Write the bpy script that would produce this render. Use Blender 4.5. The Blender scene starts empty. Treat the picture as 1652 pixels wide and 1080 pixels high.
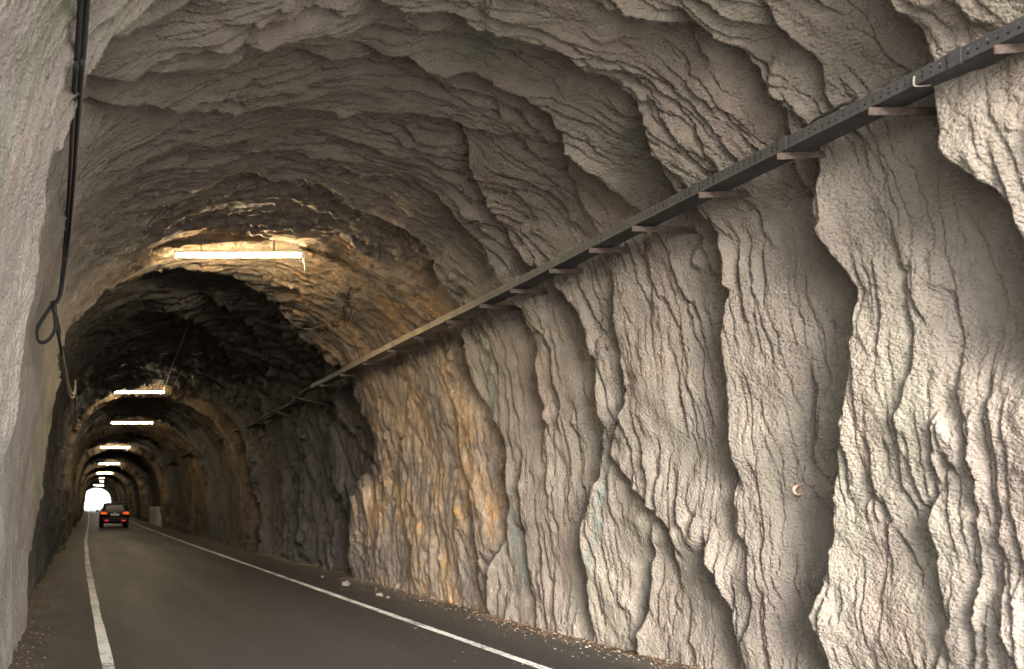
import bpy, bmesh, math, random
import numpy as np
from mathutils import Vector, Matrix

rnd = random.Random(7)
scene = bpy.context.scene
COL = scene.collection
R = math.radians

# ------------------------------------------------------------------ camera
CAM_H = 1.45
PX_W, PX_H = 1652.0, 1080.0
VPX, VPY = 128.0, 814.0
LENS = 24.0
F = PX_W * LENS / 36.0
cam_d = bpy.data.cameras.new("camera")
cam = bpy.data.objects.new("camera", cam_d)
COL.objects.link(cam)
cam.location = (0, 0, CAM_H)
cam.rotation_euler = (R(90), 0, 0)
cam_d.lens = LENS
cam_d.sensor_width = 36
cam_d.shift_x = (PX_W / 2 - VPX) / PX_W
cam_d.shift_y = (VPY - PX_H / 2) / PX_W
cam_d.clip_start = 0.05
cam_d.clip_end = 3000
cam_d.dof.use_dof = True
cam_d.dof.focus_distance = 7.0
cam_d.dof.aperture_fstop = 2.0
scene.camera = cam

# ------------------------------------------------------------------ sky, sun, exposure
SUN_EL, SUN_AZ = 22.0, 194.0          # azimuth clockwise from +Y (the tunnel's direction)
world = bpy.data.worlds.new("World")
scene.world = world
world.use_nodes = True
wn = world.node_tree
wn.nodes.clear()
sky = wn.nodes.new("ShaderNodeTexSky")
sky.sky_type = 'NISHITA'
sky.sun_disc = False
sky.sun_elevation = R(SUN_EL)
sky.sun_rotation = R(SUN_AZ)
sky.air_density = 0.8
sky.dust_density = 4.0
sky.ozone_density = 0.3
bg = wn.nodes.new("ShaderNodeBackground")
bg.inputs[1].default_value = 0.15
wo = wn.nodes.new("ShaderNodeOutputWorld")
# broken bright cloud over the clear sky
w_tc = wn.nodes.new("ShaderNodeTexCoord")
w_cl = wn.nodes.new("ShaderNodeTexNoise"); w_cl.inputs['Scale'].default_value = 2.2; w_cl.inputs['Detail'].default_value = 5
wn.links.new(w_tc.outputs['Generated'], w_cl.inputs['Vector'])
w_mr = wn.nodes.new("ShaderNodeMapRange"); w_mr.inputs[1].default_value = .3; w_mr.inputs[2].default_value = .55; w_mr.inputs[3].default_value = .55; w_mr.inputs[4].default_value = .95
wn.links.new(w_cl.outputs['Fac'], w_mr.inputs[0])
w_mx = wn.nodes.new("ShaderNodeMix"); w_mx.data_type = 'RGBA'
wn.links.new(w_mr.outputs[0], w_mx.inputs[0])
wn.links.new(sky.outputs[0], w_mx.inputs[6])
w_mx.inputs[7].default_value = (6.8, 6.85, 6.9, 1)
wn.links.new(w_mx.outputs[2], bg.inputs[0])
wn.links.new(bg.outputs[0], wo.inputs[0])
sun_d = bpy.data.lights.new("sun", 'SUN')
sun_d.energy = 1.5
sun_d.angle = R(38)
sun_d.color = (1.0, 0.975, 0.95)
sun = bpy.data.objects.new("sun", sun_d)
COL.objects.link(sun)
_d = Vector((math.sin(R(SUN_AZ)) * math.cos(R(SUN_EL)), math.cos(R(SUN_AZ)) * math.cos(R(SUN_EL)), math.sin(R(SUN_EL))))
sun.rotation_euler = _d.to_track_quat('Z', 'Y').to_euler()
scene.view_settings.view_transform = 'Standard'
scene.view_settings.look = 'None'
scene.view_settings.gamma = 1
scene.view_settings.exposure = 3.4
scene.render.engine = 'CYCLES'
scene.cycles.use_denoising = True
scene.cycles.max_bounces = 9
scene.cycles.diffuse_bounces = 7
scene.cycles.glossy_bounces = 3
scene.cycles.caustics_reflective = False
scene.cycles.caustics_refractive = False
scene.cycles.sample_clamp_indirect = 8.0

PORTAL = 1.3          # where the near mouth stands
FAR = 150.0           # where the far mouth stands
LAMP_W = 37.0         # radiance of the tubes

# ------------------------------------------------------------------ helpers
def link(o, parent=None):
    COL.objects.link(o)
    if parent is not None:
        o.parent = parent
    return o

def mesh_obj(name, verts, faces, mat, parent=None, smooth=False):
    me = bpy.data.meshes.new(name)
    me.from_pydata([tuple(v) for v in verts], [], faces)
    if smooth:
        for p in me.polygons:
            p.use_smooth = True
    me.materials.append(mat)
    return link(bpy.data.objects.new(name, me), parent)

def grid_obj(name, P, mat, parent=None, keep=None, attr=None):
    """P: (ns, nt, 3) array -> one smooth mesh; keep: (ns-1, nt-1) mask of faces"""
    ns, nt = P.shape[:2]
    idx = np.arange(ns * nt, dtype=np.int32).reshape(ns, nt)
    q = np.stack([idx[:-1, :-1], idx[1:, :-1], idx[1:, 1:], idx[:-1, 1:]], -1)
    q = q[keep] if keep is not None else q.reshape(-1, 4)
    used, inv = np.unique(q, return_inverse=True)
    inv = inv.reshape(-1).astype(np.int32)
    V = P.reshape(-1, 3)[used].astype(np.float32)
    me = bpy.data.meshes.new(name)
    me.vertices.add(len(V)); me.vertices.foreach_set('co', V.ravel())
    nf = len(q)
    me.loops.add(nf * 4); me.loops.foreach_set('vertex_index', inv)
    me.polygons.add(nf)
    me.polygons.foreach_set('loop_start', np.arange(nf, dtype=np.int32) * 4)
    me.polygons.foreach_set('loop_total', np.full(nf, 4, np.int32))
    me.polygons.foreach_set('use_smooth', np.ones(nf, bool))
    if attr is not None:
        a = me.color_attributes.new('mask', 'FLOAT_COLOR', 'POINT')
        A = np.ones((len(V), 4), np.float32)
        A[:, :attr.shape[-1]] = attr.reshape(-1, attr.shape[-1])[used]
        a.data.foreach_set('color', A.ravel())
    me.update(calc_edges=True)
    me.materials.append(mat)
    return link(bpy.data.objects.new(name, me), parent)

def smooth_path(pts, n=8):
    pts = [Vector(p) for p in pts]
    out = []
    for i in range(len(pts) - 1):
        p0 = pts[max(i - 1, 0)]; p1 = pts[i]; p2 = pts[i + 1]; p3 = pts[min(i + 2, len(pts) - 1)]
        for k in range(n):
            u = k / n
            out.append(0.5 * ((2 * p1) + (p2 - p0) * u + (2 * p0 - 5 * p1 + 4 * p2 - p3) * u * u + (3 * p1 - p0 - 3 * p2 + p3) * u ** 3))
    out.append(pts[-1])
    return out

def tube_geo(path, rad, seg=8, V=None, Fc=None):
    V = [] if V is None else V
    Fc = [] if Fc is None else Fc
    b0 = len(V)
    up = Vector((0.13, 0.21, 0.97)).normalized()
    n = len(path)
    for i, p in enumerate(path):
        d = (path[min(i + 1, n - 1)] - path[max(i - 1, 0)]).normalized()
        u = d.cross(up)
        if u.length < 1e-3:
            u = d.cross(Vector((1, 0, 0)))
        u.normalize(); w = d.cross(u)
        up = -w if False else up
        r = rad[i] if isinstance(rad, (list, tuple)) else rad
        for k in range(seg):
            a = 2 * math.pi * k / seg
            V.append(p + u * math.cos(a) * r + w * math.sin(a) * r)
    for i in range(n - 1):
        for k in range(seg):
            a = b0 + i * seg + k; b = b0 + i * seg + (k + 1) % seg
            Fc.append((a, b, b + seg, a + seg))
    Fc.append(tuple(b0 + k for k in range(seg))[::-1])
    Fc.append(tuple(b0 + (n - 1) * seg + k for k in range(seg)))
    return V, Fc

def box_geo(c, s, V, Fc, rot=None):
    b0 = len(V)
    M = rot if rot is not None else Matrix.Identity(3)
    for dx in (-.5, .5):
        for dy in (-.5, .5):
            for dz in (-.5, .5):
                V.append(Vector(c) + M @ Vector((dx * s[0], dy * s[1], dz * s[2])))
    for f in ((0, 1, 3, 2), (4, 6, 7, 5), (0, 4, 5, 1), (2, 3, 7, 6), (0, 2, 6, 4), (1, 5, 7, 3)):
        Fc.append(tuple(b0 + k for k in f))

def bevel(o, w, seg=2):
    m = o.modifiers.new('bevel', 'BEVEL'); m.width = w; m.segments = seg; m.limit_method = 'ANGLE'
    return o

def empty(name, loc, label, cat, group=None, rz=0):
    o = bpy.data.objects.new(name, None)
    o.location = loc; o.rotation_euler = (0, 0, rz)
    o.empty_display_size = .2
    link(o)
    return tag(o, label, cat, group)

def tag(o, label, cat, group=None):
    o['label'] = label; o['category'] = cat
    if group: o['group'] = group
    return o

def copy_tree(o, parent=None):
    c = o.copy(); link(c)
    if parent is not None:
        c.parent = parent
    for ch in list(o.children):
        copy_tree(ch, c)
    return c

# ------------------------------------------------------------------ noise
_tabs = {}
def _tab(seed):
    if seed not in _tabs:
        r = np.random.RandomState(seed)
        a = r.rand(256, 256).astype(np.float32) * 6.2831853
        _tabs[seed] = (np.cos(a), np.sin(a))
    return _tabs[seed]

def pn(x, y, seed=0):
    gx, gy = _tab(seed)
    xi = np.floor(x); yi = np.floor(y)
    fx = (x - xi).astype(np.float32); fy = (y - yi).astype(np.float32)
    xi = xi.astype(np.int32) & 255; yi = yi.astype(np.int32) & 255
    x1 = (xi + 1) & 255; y1 = (yi + 1) & 255
    u = fx * fx * fx * (fx * (fx * 6 - 15) + 10)
    v = fy * fy * fy * (fy * (fy * 6 - 15) + 10)
    a = gx[yi, xi] * fx + gy[yi, xi] * fy
    b = gx[yi, x1] * (fx - 1) + gy[yi, x1] * fy
    c = gx[y1, xi] * fx + gy[y1, xi] * (fy - 1)
    d = gx[y1, x1] * (fx - 1) + gy[y1, x1] * (fy - 1)
    ab = a + (b - a) * u
    cd = c + (d - c) * u
    return (ab + (cd - ab) * v) * 1.4

def fbm(x, y, seed=0, oct=3, gain=.5):
    o = 0; a = 1.0; t = 0
    for k in range(oct):
        o = o + a * pn(x * 2 ** k + 17.3 * k, y * 2 ** k + 9.1 * k, seed + k)
        t += a; a *= gain
    return o / t * 1.3

def sst(a, b, x):
    u = np.clip((x - a) / (b - a), 0, 1)
    return u * u * (3 - 2 * u)

# ------------------------------------------------------------------ the vault's cross-section
_pp = [(-.66, -.25), (-.63, .5), (-.58, 1.2), (-.52, 2.), (-.45, 2.8), (-.33, 3.5), (-.08, 4.1), (.35, 4.58), (1.0, 4.92), (1.8, 5.1),
       (2.6, 5.12), (3.35, 4.95), (4.0, 4.62), (4.55, 4.17), (4.92, 3.65), (5.13, 3.0), (5.26, 2.2), (5.33, 1.4), (5.39, .6), (5.44, -.25)]
_path = np.array([(p.x, p.y) for p in smooth_path([(a, b, 0) for a, b in _pp], 40)])
_cum = np.concatenate([[0], np.cumsum(np.hypot(*np.diff(_path, axis=0).T))])
PERIM = _cum[-1]
_tan = np.gradient(_path, axis=0)
_tan /= np.linalg.norm(_tan, axis=1)[:, None]
_nor = np.stack([_tan[:, 1], -_tan[:, 0]], 1)
for _ in range(20):
    _nor[1:-1] = (_nor[:-2] + 2 * _nor[1:-1] + _nor[2:]) / 4
_nor /= np.linalg.norm(_nor, axis=1)[:, None]

def drift(s):
    return np.interp(s, [0, 35, 60, 80, 105, 150, 400], [0, 0, .4, .7, .95, 1.6, 6])

def ray_hit(px, py, off=0.0):
    """where the sight line through a photo pixel meets the vault: (s, T)"""
    d = np.array([(px - VPX) / F, (VPY - py) / F])
    Q = _path + _nor * off - np.array([0, CAM_H])
    cr = Q[:, 0] * d[1] - Q[:, 1] * d[0]
    dt = Q @ d
    k = np.where((cr[:-1] * cr[1:] <= 0) & (dt[:-1] > 0))[0]
    if len(k) == 0:
        j = int(np.argmin(np.abs(cr) + 1e3 * (dt <= 0)))
        return np.linalg.norm(Q[j]) / np.linalg.norm(d), _cum[j]
    k = k[0]
    u = cr[k] / (cr[k] - cr[k + 1] + 1e-12)
    q = Q[k] * (1 - u) + Q[k + 1] * u
    return np.linalg.norm(q) / np.linalg.norm(d), _cum[k] * (1 - u) + _cum[k + 1] * u

# lips of rock: (points seen in the photograph, drop in metres, length of the swell before, length of the hollow behind)
RIDGES = [
 # ceiling
 ([(153,163),(183,150),(250,133),(310,112),(367,97),(413,87),(450,87),(483,93),(527,105),(600,103),(650,112)], .16, .5, .35),
 ([(170,190),(217,193),(267,182),(317,180),(383,182),(413,168),(450,173),(500,182),(550,190),(610,192),(650,188),(693,193),(733,210),(777,227),(817,238)], .17, .5, .5),
 ([(733,215),(750,253),(773,310),(797,340),(817,375),(842,430),(880,460)], .13, .3, .3),
 ([(337,57),(403,59),(433,53),(467,43),(503,42),(550,50),(583,48),(637,43)], .09, .2, .25),
 ([(433,70),(483,67),(527,67),(567,68)], .06, .15, .2),
 ([(363,17),(450,17),(510,13),(560,2)], .06, .2, .2),
 ([(240,325),(300,285),(350,257),(383,257),(427,255),(477,248),(500,253),(540,268),(583,283),(623,288),(667,293),(693,307),(717,327),(735,352)], .12, .4, .3),
 ([(243,343),(290,320),(337,300),(383,277),(440,298),(483,303),(543,317),(570,337),(610,352),(640,367),(683,403),(697,447),(723,487)], .12, .5, .35),
 ([(150,120),(180,93),(200,77),(223,53),(247,37),(290,37),(310,20),(323,0)], .15, .5, .4),
 ([(600,7),(640,18),(683,20),(733,33),(787,43),(813,57),(840,72),(893,83),(920,86),(933,103),(953,133),(983,153),(1017,170),(1033,190),(1040,217),(1047,260),(1063,300),(1077,327),(1105,345),(1120,365),(1137,405),(1150,463),(1147,500),(1148,547),(1152,627),(1160,700),(1170,770)], .24, .5, .5),
 ([(600,83),(650,100),(700,117),(750,127),(787,137),(817,150),(853,167),(877,190),(897,213),(910,250),(930,267),(960,303),(977,327),(1000,353)], .20, .4, .5),
 ([(600,40),(680,50),(750,63),(777,77),(813,87),(850,103)], .09, .2, .25),
 ([(900,257),(900,283),(920,320),(937,350),(960,390)], .08, .2, .2),
 ([(967,0),(1000,13),(1043,33),(1083,43),(1120,73),(1147,93)], .13, .3, .3),
 ([(1100,20),(1140,47),(1167,87),(1210,130),(1233,153),(1260,200),(1267,230),(1262,290),(1265,345),(1277,407)], .14, .35, .3),
 ([(1233,0),(1250,50),(1287,87),(1318,107),(1320,143),(1313,180)], .09, .2, .2),
 # right wall, from the mouth inwards
 ([(1370,-60),(1387,0),(1397,37),(1420,73),(1440,97),(1457,123),(1483,173),(1503,220),(1527,263),(1547,287),(1580,310),(1597,337),(1602,367),(1611,410),(1613,447),(1612,493),(1615,560)], .46, .5, .75),
 ([(1518,791),(1503,849),(1509,902),(1514,947),(1520,1000),(1527,1044)], .11, .25, .25),
 ([(1450,850),(1475,905),(1492,940)], .06, .2, .15),
 ([(1287,270),(1287,340),(1293,367),(1310,410),(1320,447),(1337,473),(1334,510),(1337,560),(1338,613),(1336,655),(1324,733),(1312,809),(1316,862),(1304,911),(1291,978),(1287,1071),(1287,1110)], .38, .5, .6),
 ([(1283,600),(1292,650),(1286,700),(1280,760)], .08, .2, .2),
 ([(1110,895),(1127,923),(1133,953),(1143,997),(1150,1040),(1152,1090)], .32, .4, .6),
 ([(1163,700),(1170,745),(1173,787),(1178,836),(1170,870)], .10, .25, .25),
 ([(870,452),(907,483),(927,510),(937,547),(947,587),(953,613),(952,660),(956,710),(958,745),(957,780),(948,803),(937,830),(934,855),(935,893),(934,933),(937,980),(940,1030)], .24, .45, .5),
 ([(985,460),(990,500),(995,547),(1003,600),(1013,647),(995,700),(990,735),(1010,763),(1037,810),(1067,843),(1075,863),(1073,907),(1070,940)], .13, .4, .2),
 ([(1042,880),(1034,920),(1030,953),(1028,993),(1018,1027),(1018,1065)], .11, .25, .25),
 ([(720,340),(747,375),(773,403),(797,457),(817,487),(833,520),(847,560),(850,600),(857,643),(860,677),(856,730)], .26, .4, .6),
 ([(838,735),(840,813),(843,860),(848,907),(857,953),(868,1010)], .09, .25, .2),
 ([(697,447),(723,487),(733,520),(743,567),(747,607),(760,640),(780,667),(800,703),(808,735),(808,770),(811,817),(807,853),(788,907),(782,953),(783,995)], .20, .4, .4),
 ([(720,640),(735,690),(740,740),(755,800),(762,850),(768,900),(765,960)], .08, .2, .2),
 ([(650,620),(655,680),(640,760),(645,830),(665,880),(670,960)], .08, .25, .25),
 # round the first lamp
 ([(120,525),(150,490),(180,455),(210,430),(250,403),(280,388),(330,378),(390,378),(440,383),(480,397),(510,425)], .20, .5, .3),
 # dark stretch behind it
 ([(517,627),(533,667),(553,707),(580,750)], .15, .4, .4),
 ([(505,610),(518,660),(516,750),(530,807),(540,853),(542,925)], .26, .6, .6),
 ([(475,660),(475,720),(478,800),(473,853),(480,900)], .16, .5, .5),
 ([(410,660),(423,697),(437,743),(447,807),(450,850),(447,905)], .28, .8, .7),
 ([(415,480),(440,520),(460,565),(470,600)], .14, .5, .5),
 ([(330,490),(370,510),(400,545),(420,590),(430,620)], .16, .6, .6),
 ([(170,560),(220,520),(270,510),(320,530),(360,570),(385,620)], .14, .7, .7),
]
# where the vault widens into the dark stretch (left wall, ceiling, right wall)
WIDEN = [(45,1040),(50,940),(65,830),(78,720),(90,640),(100,560),(120,520),(150,490),(200,455),(250,440),(330,437),(400,455),(445,482),(480,530),(520,580),(560,600),
         (577,650),(603,700),(605,743),(583,770),(567,813),(567,867),(570,935)]

def curve_of(pts, off):
    h = np.array([ray_hit(x, y, off) for x, y in pts])
    o = np.argsort(h[:, 1])
    return h[o, 1], h[o, 0]

def shape(S, T):
    """inward displacement of the rock at depth S, arc position T (metres), plus masks"""
    rag = .045 * fbm(T / .32, S / 2.5, 3, 3, .6)
    rag2 = .055 * fbm(T / .9, S / 4., 8, 2)
    h = np.zeros_like(S)
    prox = np.clip(1 - (S - 10) / 8, 0, 1)
    jag = rag * (.35 + .65 * prox) + rag2 * .5
    near = S.max() < 30
    for pts, a, L1, L2 in (RIDGES if near else []):
        tt, ss = curve_of(pts, a * .5)
        scale = max(1.0, ss.mean() / 12)
        gt = np.linspace(tt[0] - .6, tt[-1] + .6, 500)
        gc = np.interp(gt, tt, ss)
        ks = max(3, int((.16 if tt.mean() < PERIM * .66 else .07) / (gt[1] - gt[0])))
        kern = np.exp(-.5 * (np.arange(-3 * ks, 3 * ks + 1) / ks) ** 2); kern /= kern.sum()
        gc = np.convolve(np.pad(gc, 3 * ks, mode='edge'), kern, mode='valid')
        c = np.interp(T, gt, gc) + jag * min(1.0, ss.mean() / 7)
        e = .35 if a < .4 else .8
        amp = a * sst(tt[0] - e * .6, tt[0] + e, T) * (1 - sst(tt[-1] - e, tt[-1] + e * .6, T))
        amp = (2.3 if ss.mean() > 10 else 1.2) * (1 + .3 * sst(PERIM * .24, PERIM * .34, T) * (1 - sst(PERIM * .6, PERIM * .7, T))) * amp * (.8 + .45 * pn(T / .6, T * 0 + a * 40, 21))
        u = S - c
        w = (.018 + .02 * a / .2) * scale
        front = .40 * np.exp(np.minimum(u, 0) / (L1 * 1.3))
        back = -.50 * np.exp(-np.maximum(u, 0) / (L2 * .75)) - .70 * np.exp(-np.maximum(u, 0) / .12)
        k = sst(-w, w, u)
        h += amp * (front * (1 - k) + back * k)
    # the wider dark stretch
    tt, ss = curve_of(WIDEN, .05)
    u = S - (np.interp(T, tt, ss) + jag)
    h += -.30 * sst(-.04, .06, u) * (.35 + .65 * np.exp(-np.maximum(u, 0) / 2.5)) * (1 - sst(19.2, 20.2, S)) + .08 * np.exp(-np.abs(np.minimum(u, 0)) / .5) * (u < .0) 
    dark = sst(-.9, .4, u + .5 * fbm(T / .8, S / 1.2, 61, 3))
    # hollows round the lamps and the throats between them, all the way to the far mouth
    Sj = S + rag2 * 4 + .5 * pn(T / 2.3, S / 6., 31)
    KS = [0, 19.6, 20.3, 20.45, 21.05, 21.3, 23.5, 27.2, 27.6, 27.9, 29.2, 33, 33.3, 37, 40.6, 41, 41.6, 42, 46, 50, 50.5, 57.5, 58, 59.2, 59.5, 64, 68, 68.5, 76, 76.5, 77.4, 77.8, 84, 91, 91.5, 92.4, 92.8, 98, 104, 104.5, 106, 110, 118, 118.6, 126, 132, 132.5, 140, 146, 150, 400]
    KH = [0, 0, .06, -.22, -.22, .10, .0, .06, .12, -.22, -.2, .14, -.22, -.12, .02, -.22, -.2, .14, .0, .10, -.2, 0, -.25, -.2, .15, 0, .12, -.18, .0, -.22, -.2, .13, 0, .1, -.2, -.18, .12, 0, .08, -.2, .1, 0, .12, -.15, 0, .12, -.15, 0, .1, 0, 0]
    h += 2.1 * np.interp(Sj, KS, KH) * sst(18.5, 20, S)
    # procedural lips of every size (saw teeth that rise inwards and break off)
    def saw(lam, warp, sx, tx, seed, drop=.16, lean=0.0, und=.45):
        ph = S / lam + lean * T + warp * fbm(S / sx, T / tx, seed, 5, .50)
        f = ph - np.floor(ph)
        return np.where(f < 1 - drop, f / (1 - drop), (1 - f) / drop * (1 + und) - und) - .45 - und * np.exp(-f / .10)
    m1 = sst(-.25, .45, fbm(S / 1.1, T / 2.0, 41, 2))
    m2 = sst(-.2, .35, fbm(S / .6, T / 1.6, 45, 2))
    m3 = sst(-.2, .35, fbm(S / .4, T / 1.0, 49, 2))
    farz = sst(10, 20, S)
    h += (.05 + .10 * farz) * saw(.85 + 0 * S, 1.3, 1.5, 3.0, 51, .07) * m1
    if near:
        bz = sst(8.2, 9.2, S) * (1 - sst(10.6, 11.4, S)) * sst(PERIM * .55, PERIM * .65, T)
        up = (1 + 1.0 * sst(10.8, 12, S)) * (1 - .5 * bz) + 1.0 * sst(PERIM * .22, PERIM * .34, T) * (1 - sst(PERIM * .62, PERIM * .72, T))
        rw = 1 - .28 * sst(PERIM * .62, PERIM * .7, T) * (1 - sst(9.5, 11, S))
        up = up * rw
        h += .046 * up * saw(.30, 1.7, .62, 3.0, 55, .08, .10) * m2
        h += .034 * up * saw(.145, 1.7, .36, 2.0, 59, .11, -.15) * m3
        h += .015 * up * saw(.07, 1.4, .18, 1.0, 63, .2, .2) * sst(-.3, .2, fbm(S / .3, T / .9, 67, 2))
    else:
        h += .09 * saw(.6, 1.6, 1.1, 2.0, 55, .15) * m2
    left = 1 - .6 * (1 - sst(PERIM * .22, PERIM * .30, T)) * (1 - sst(9, 12, S))
    h = h * left if near else h
    # pale near pier of rock on the left, ending in a lip about four metres in
    if near:
        u = S - (4.08 + .10 * fbm(T / .7, T * 0 + 5, 151, 3) + jag * .6)
        win = sst(1.2, 2.6, T) * (1 - sst(4.7, 5.4, T))
        k = sst(-.03, .04, u)
        h += win * (.17 * np.exp(np.minimum(u, 0) / 1.2) * (1 - k) - .16 * np.exp(-np.maximum(u, 0) / 1.6) * k)
    # lumps
    h += .08 * fbm(S / 1.4, T / 1.9, 71, 2)
    h += .032 * fbm(S / .34, T / .7, 75, 2)
    if near:
        bare = sst(8.0, 10, S)
        h += .012 * fbm(S / .10, T / .20, 79, 2)
        g = pn(S / .034, T / .04, 83)
        h += .004 * g
        h += bz * (.05 * np.abs(fbm(S / .35, T / .8, 141, 4, .6)) + .02 * np.abs(fbm(S / .12, T / .25, 145, 3)))
        v = pn(S / .16, T / .5, 87)
        h -= .02 * bare * np.maximum(0, .25 - np.abs(v)) * 3       # joints of the bare rock
    return h, dark

def rock_grid(sv, tv):
    S, T = np.meshgrid(sv.astype(np.float32), tv.astype(np.float32), indexing='ij')
    h, dark = shape(S, T)
    X = np.interp(T, _cum, _path[:, 0]).astype(np.float32); Z = np.interp(T, _cum, _path[:, 1]).astype(np.float32)
    NX = np.interp(T, _cum, _nor[:, 0]).astype(np.float32); NZ = np.interp(T, _cum, _nor[:, 1]).astype(np.float32)
    h = np.minimum(h, .55) * (1 - .8 * sst(FAR - 9, FAR - 2, S))
    X = X + NX * h + drift(S).astype(np.float32)
    Z = Z + NZ * h
    return np.stack([X, S, Z], -1), S, T, dark

# ------------------------------------------------------------------ materials
def nmat(name):
    m = bpy.data.materials.new(name); m.use_nodes = True
    n = m.node_tree; b = n.nodes['Principled BSDF']
    return m, n, b

def N(n, t, **kw):
    x = n.nodes.new(t)
    for k, v in kw.items():
        if k.startswith('_'): setattr(x, k[1:], v)
        else: x.inputs[k].default_value = v
    return x

def noise(n, vec, scale, detail=4, rough=.55, dist=0):
    x = N(n, 'ShaderNodeTexNoise', Scale=scale, Detail=detail, Roughness=rough, Distortion=dist)
    n.links.new(vec, x.inputs['Vector'])
    return x.outputs['Fac']

def ramp(n, fac, stops):
    x = n.nodes.new('ShaderNodeValToRGB')
    e = x.color_ramp.elements
    while len(e) < len(stops): e.new(.5)
    for i, (p, c) in enumerate(stops):
        e[i].position = p; e[i].color = (*c, 1) if len(c) == 3 else c
    n.links.new(fac, x.inputs[0])
    return x.outputs[0]

def mix(n, fac, a, b, mode='MIX'):
    x = n.nodes.new('ShaderNodeMix'); x.data_type = 'RGBA'; x.blend_type = mode
    for s, v in ((0, fac), (6, a), (7, b)):
        if isinstance(v, (int, float)): x.inputs[s].default_value = v
        elif isinstance(v, tuple): x.inputs[s].default_value = (*v, 1)
        else: n.links.new(v, x.inputs[s])
    return x.outputs[2]

def math_(n, op, a, b=None, clamp=False):
    x = n.nodes.new('ShaderNodeMath'); x.operation = op; x.use_clamp = clamp
    for s, v in ((0, a), (1, b)):
        if v is None: continue
        if isinstance(v, (int, float)): x.inputs[s].default_value = v
        else: n.links.new(v, x.inputs[s])
    return x.outputs[0]

def maprange(n, v, a, b, c=0, d=1):
    x = n.nodes.new('ShaderNodeMapRange')
    n.links.new(v, x.inputs[0])
    for i, q in enumerate((a, b, c, d)): x.inputs[i + 1].default_value = q
    return x.outputs[0]

def objvec(n, scale=(1, 1, 1)):
    tc = n.nodes.new('ShaderNodeTexCoord')
    mp = n.nodes.new('ShaderNodeMapping'); mp.inputs['Scale'].default_value = scale
    n.links.new(tc.outputs['Object'], mp.inputs[0])
    return mp.outputs[0]

def bump(n, b, h, strength, dist):
    x = N(n, 'ShaderNodeBump', Strength=strength, Distance=dist)
    n.links.new(h, x.inputs['Height'])
    n.links.new(x.outputs[0], b.inputs['Normal'])

def simple(name, col, rough=.6, metal=0, var=.25, vscale=6, bumpd=0, bscale=60):
    m, n, b = nmat(name)
    v = objvec(n)
    f = noise(n, v, vscale, 5)
    d = tuple(c * (1 - var) for c in col); l = tuple(min(1, c * (1 + var)) for c in col)
    n.links.new(ramp(n, f, [(.3, d), (.7, l)]), b.inputs['Base Color'])
    b.inputs['Roughness'].default_value = rough; b.inputs['Metallic'].default_value = metal
    if bumpd:
        bump(n, b, noise(n, v, bscale, 4), .6, bumpd)
    return m

def shotcrete_mat():
    m, n, b = nmat('shotcrete')
    v = objvec(n); vs = objvec(n, (1, 1.6, .45))
    base = ramp(n, noise(n, v, .8, 5, .6), [(.3, (.168, .145, .125)), (.5, (.215, .190, .163)), (.7, (.248, .221, .182))])
    green = noise(n, vs, .7, 4, .6)
    base = mix(n, maprange(n, green, .52, .68, 0, .55), base, (.165, .17, .125))
    pink = noise(n, vs, 1.3, 4, .6, .5)
    base = mix(n, maprange(n, pink, .54, .7, 0, .6), base, (.235, .18, .155))
    pale = noise(n, v, 2.3, 6, .65)
    base = mix(n, maprange(n, pale, .56, .75, 0, .5), base, (.33, .305, .27))
    dirt = noise(n, vs, 5, 8, .7)
    base = mix(n, maprange(n, dirt, .35, .5, .35, 0), base, (.12, .105, .088))
    # blue-green seep line (a mineral stain drawn on the vertices)
    at = n.nodes.new('ShaderNodeVertexColor'); at.layer_name = 'mask'
    sp = n.nodes.new('ShaderNodeSeparateColor'); n.links.new(at.outputs[0], sp.inputs[0])
    base = mix(n, math_(n, 'MULTIPLY', sp.outputs[1], maprange(n, noise(n, v, 9, 5), .4, .65, .2, .9)), base, (.11, .175, .165))
    n.links.new(base, b.inputs['Base Color'])
    b.inputs['Roughness'].default_value = .93
    b.inputs['Specular IOR Level'].default_value = .15
    g1 = noise(n, v, 62, 3, .6); g2 = noise(n, v, 150, 2)
    vo = N(n, 'ShaderNodeTexVoronoi', Scale=52.0); n.links.new(v, vo.inputs['Vector'])
    hh = math_(n, 'ADD', math_(n, 'MULTIPLY', g1, 1.0), math_(n, 'MULTIPLY', g2, .35))
    hh = math_(n, 'SUBTRACT', hh, math_(n, 'MULTIPLY', vo.outputs['Distance'], .5))
    bump(n, b, hh, .9, .022)
    return m

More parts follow.
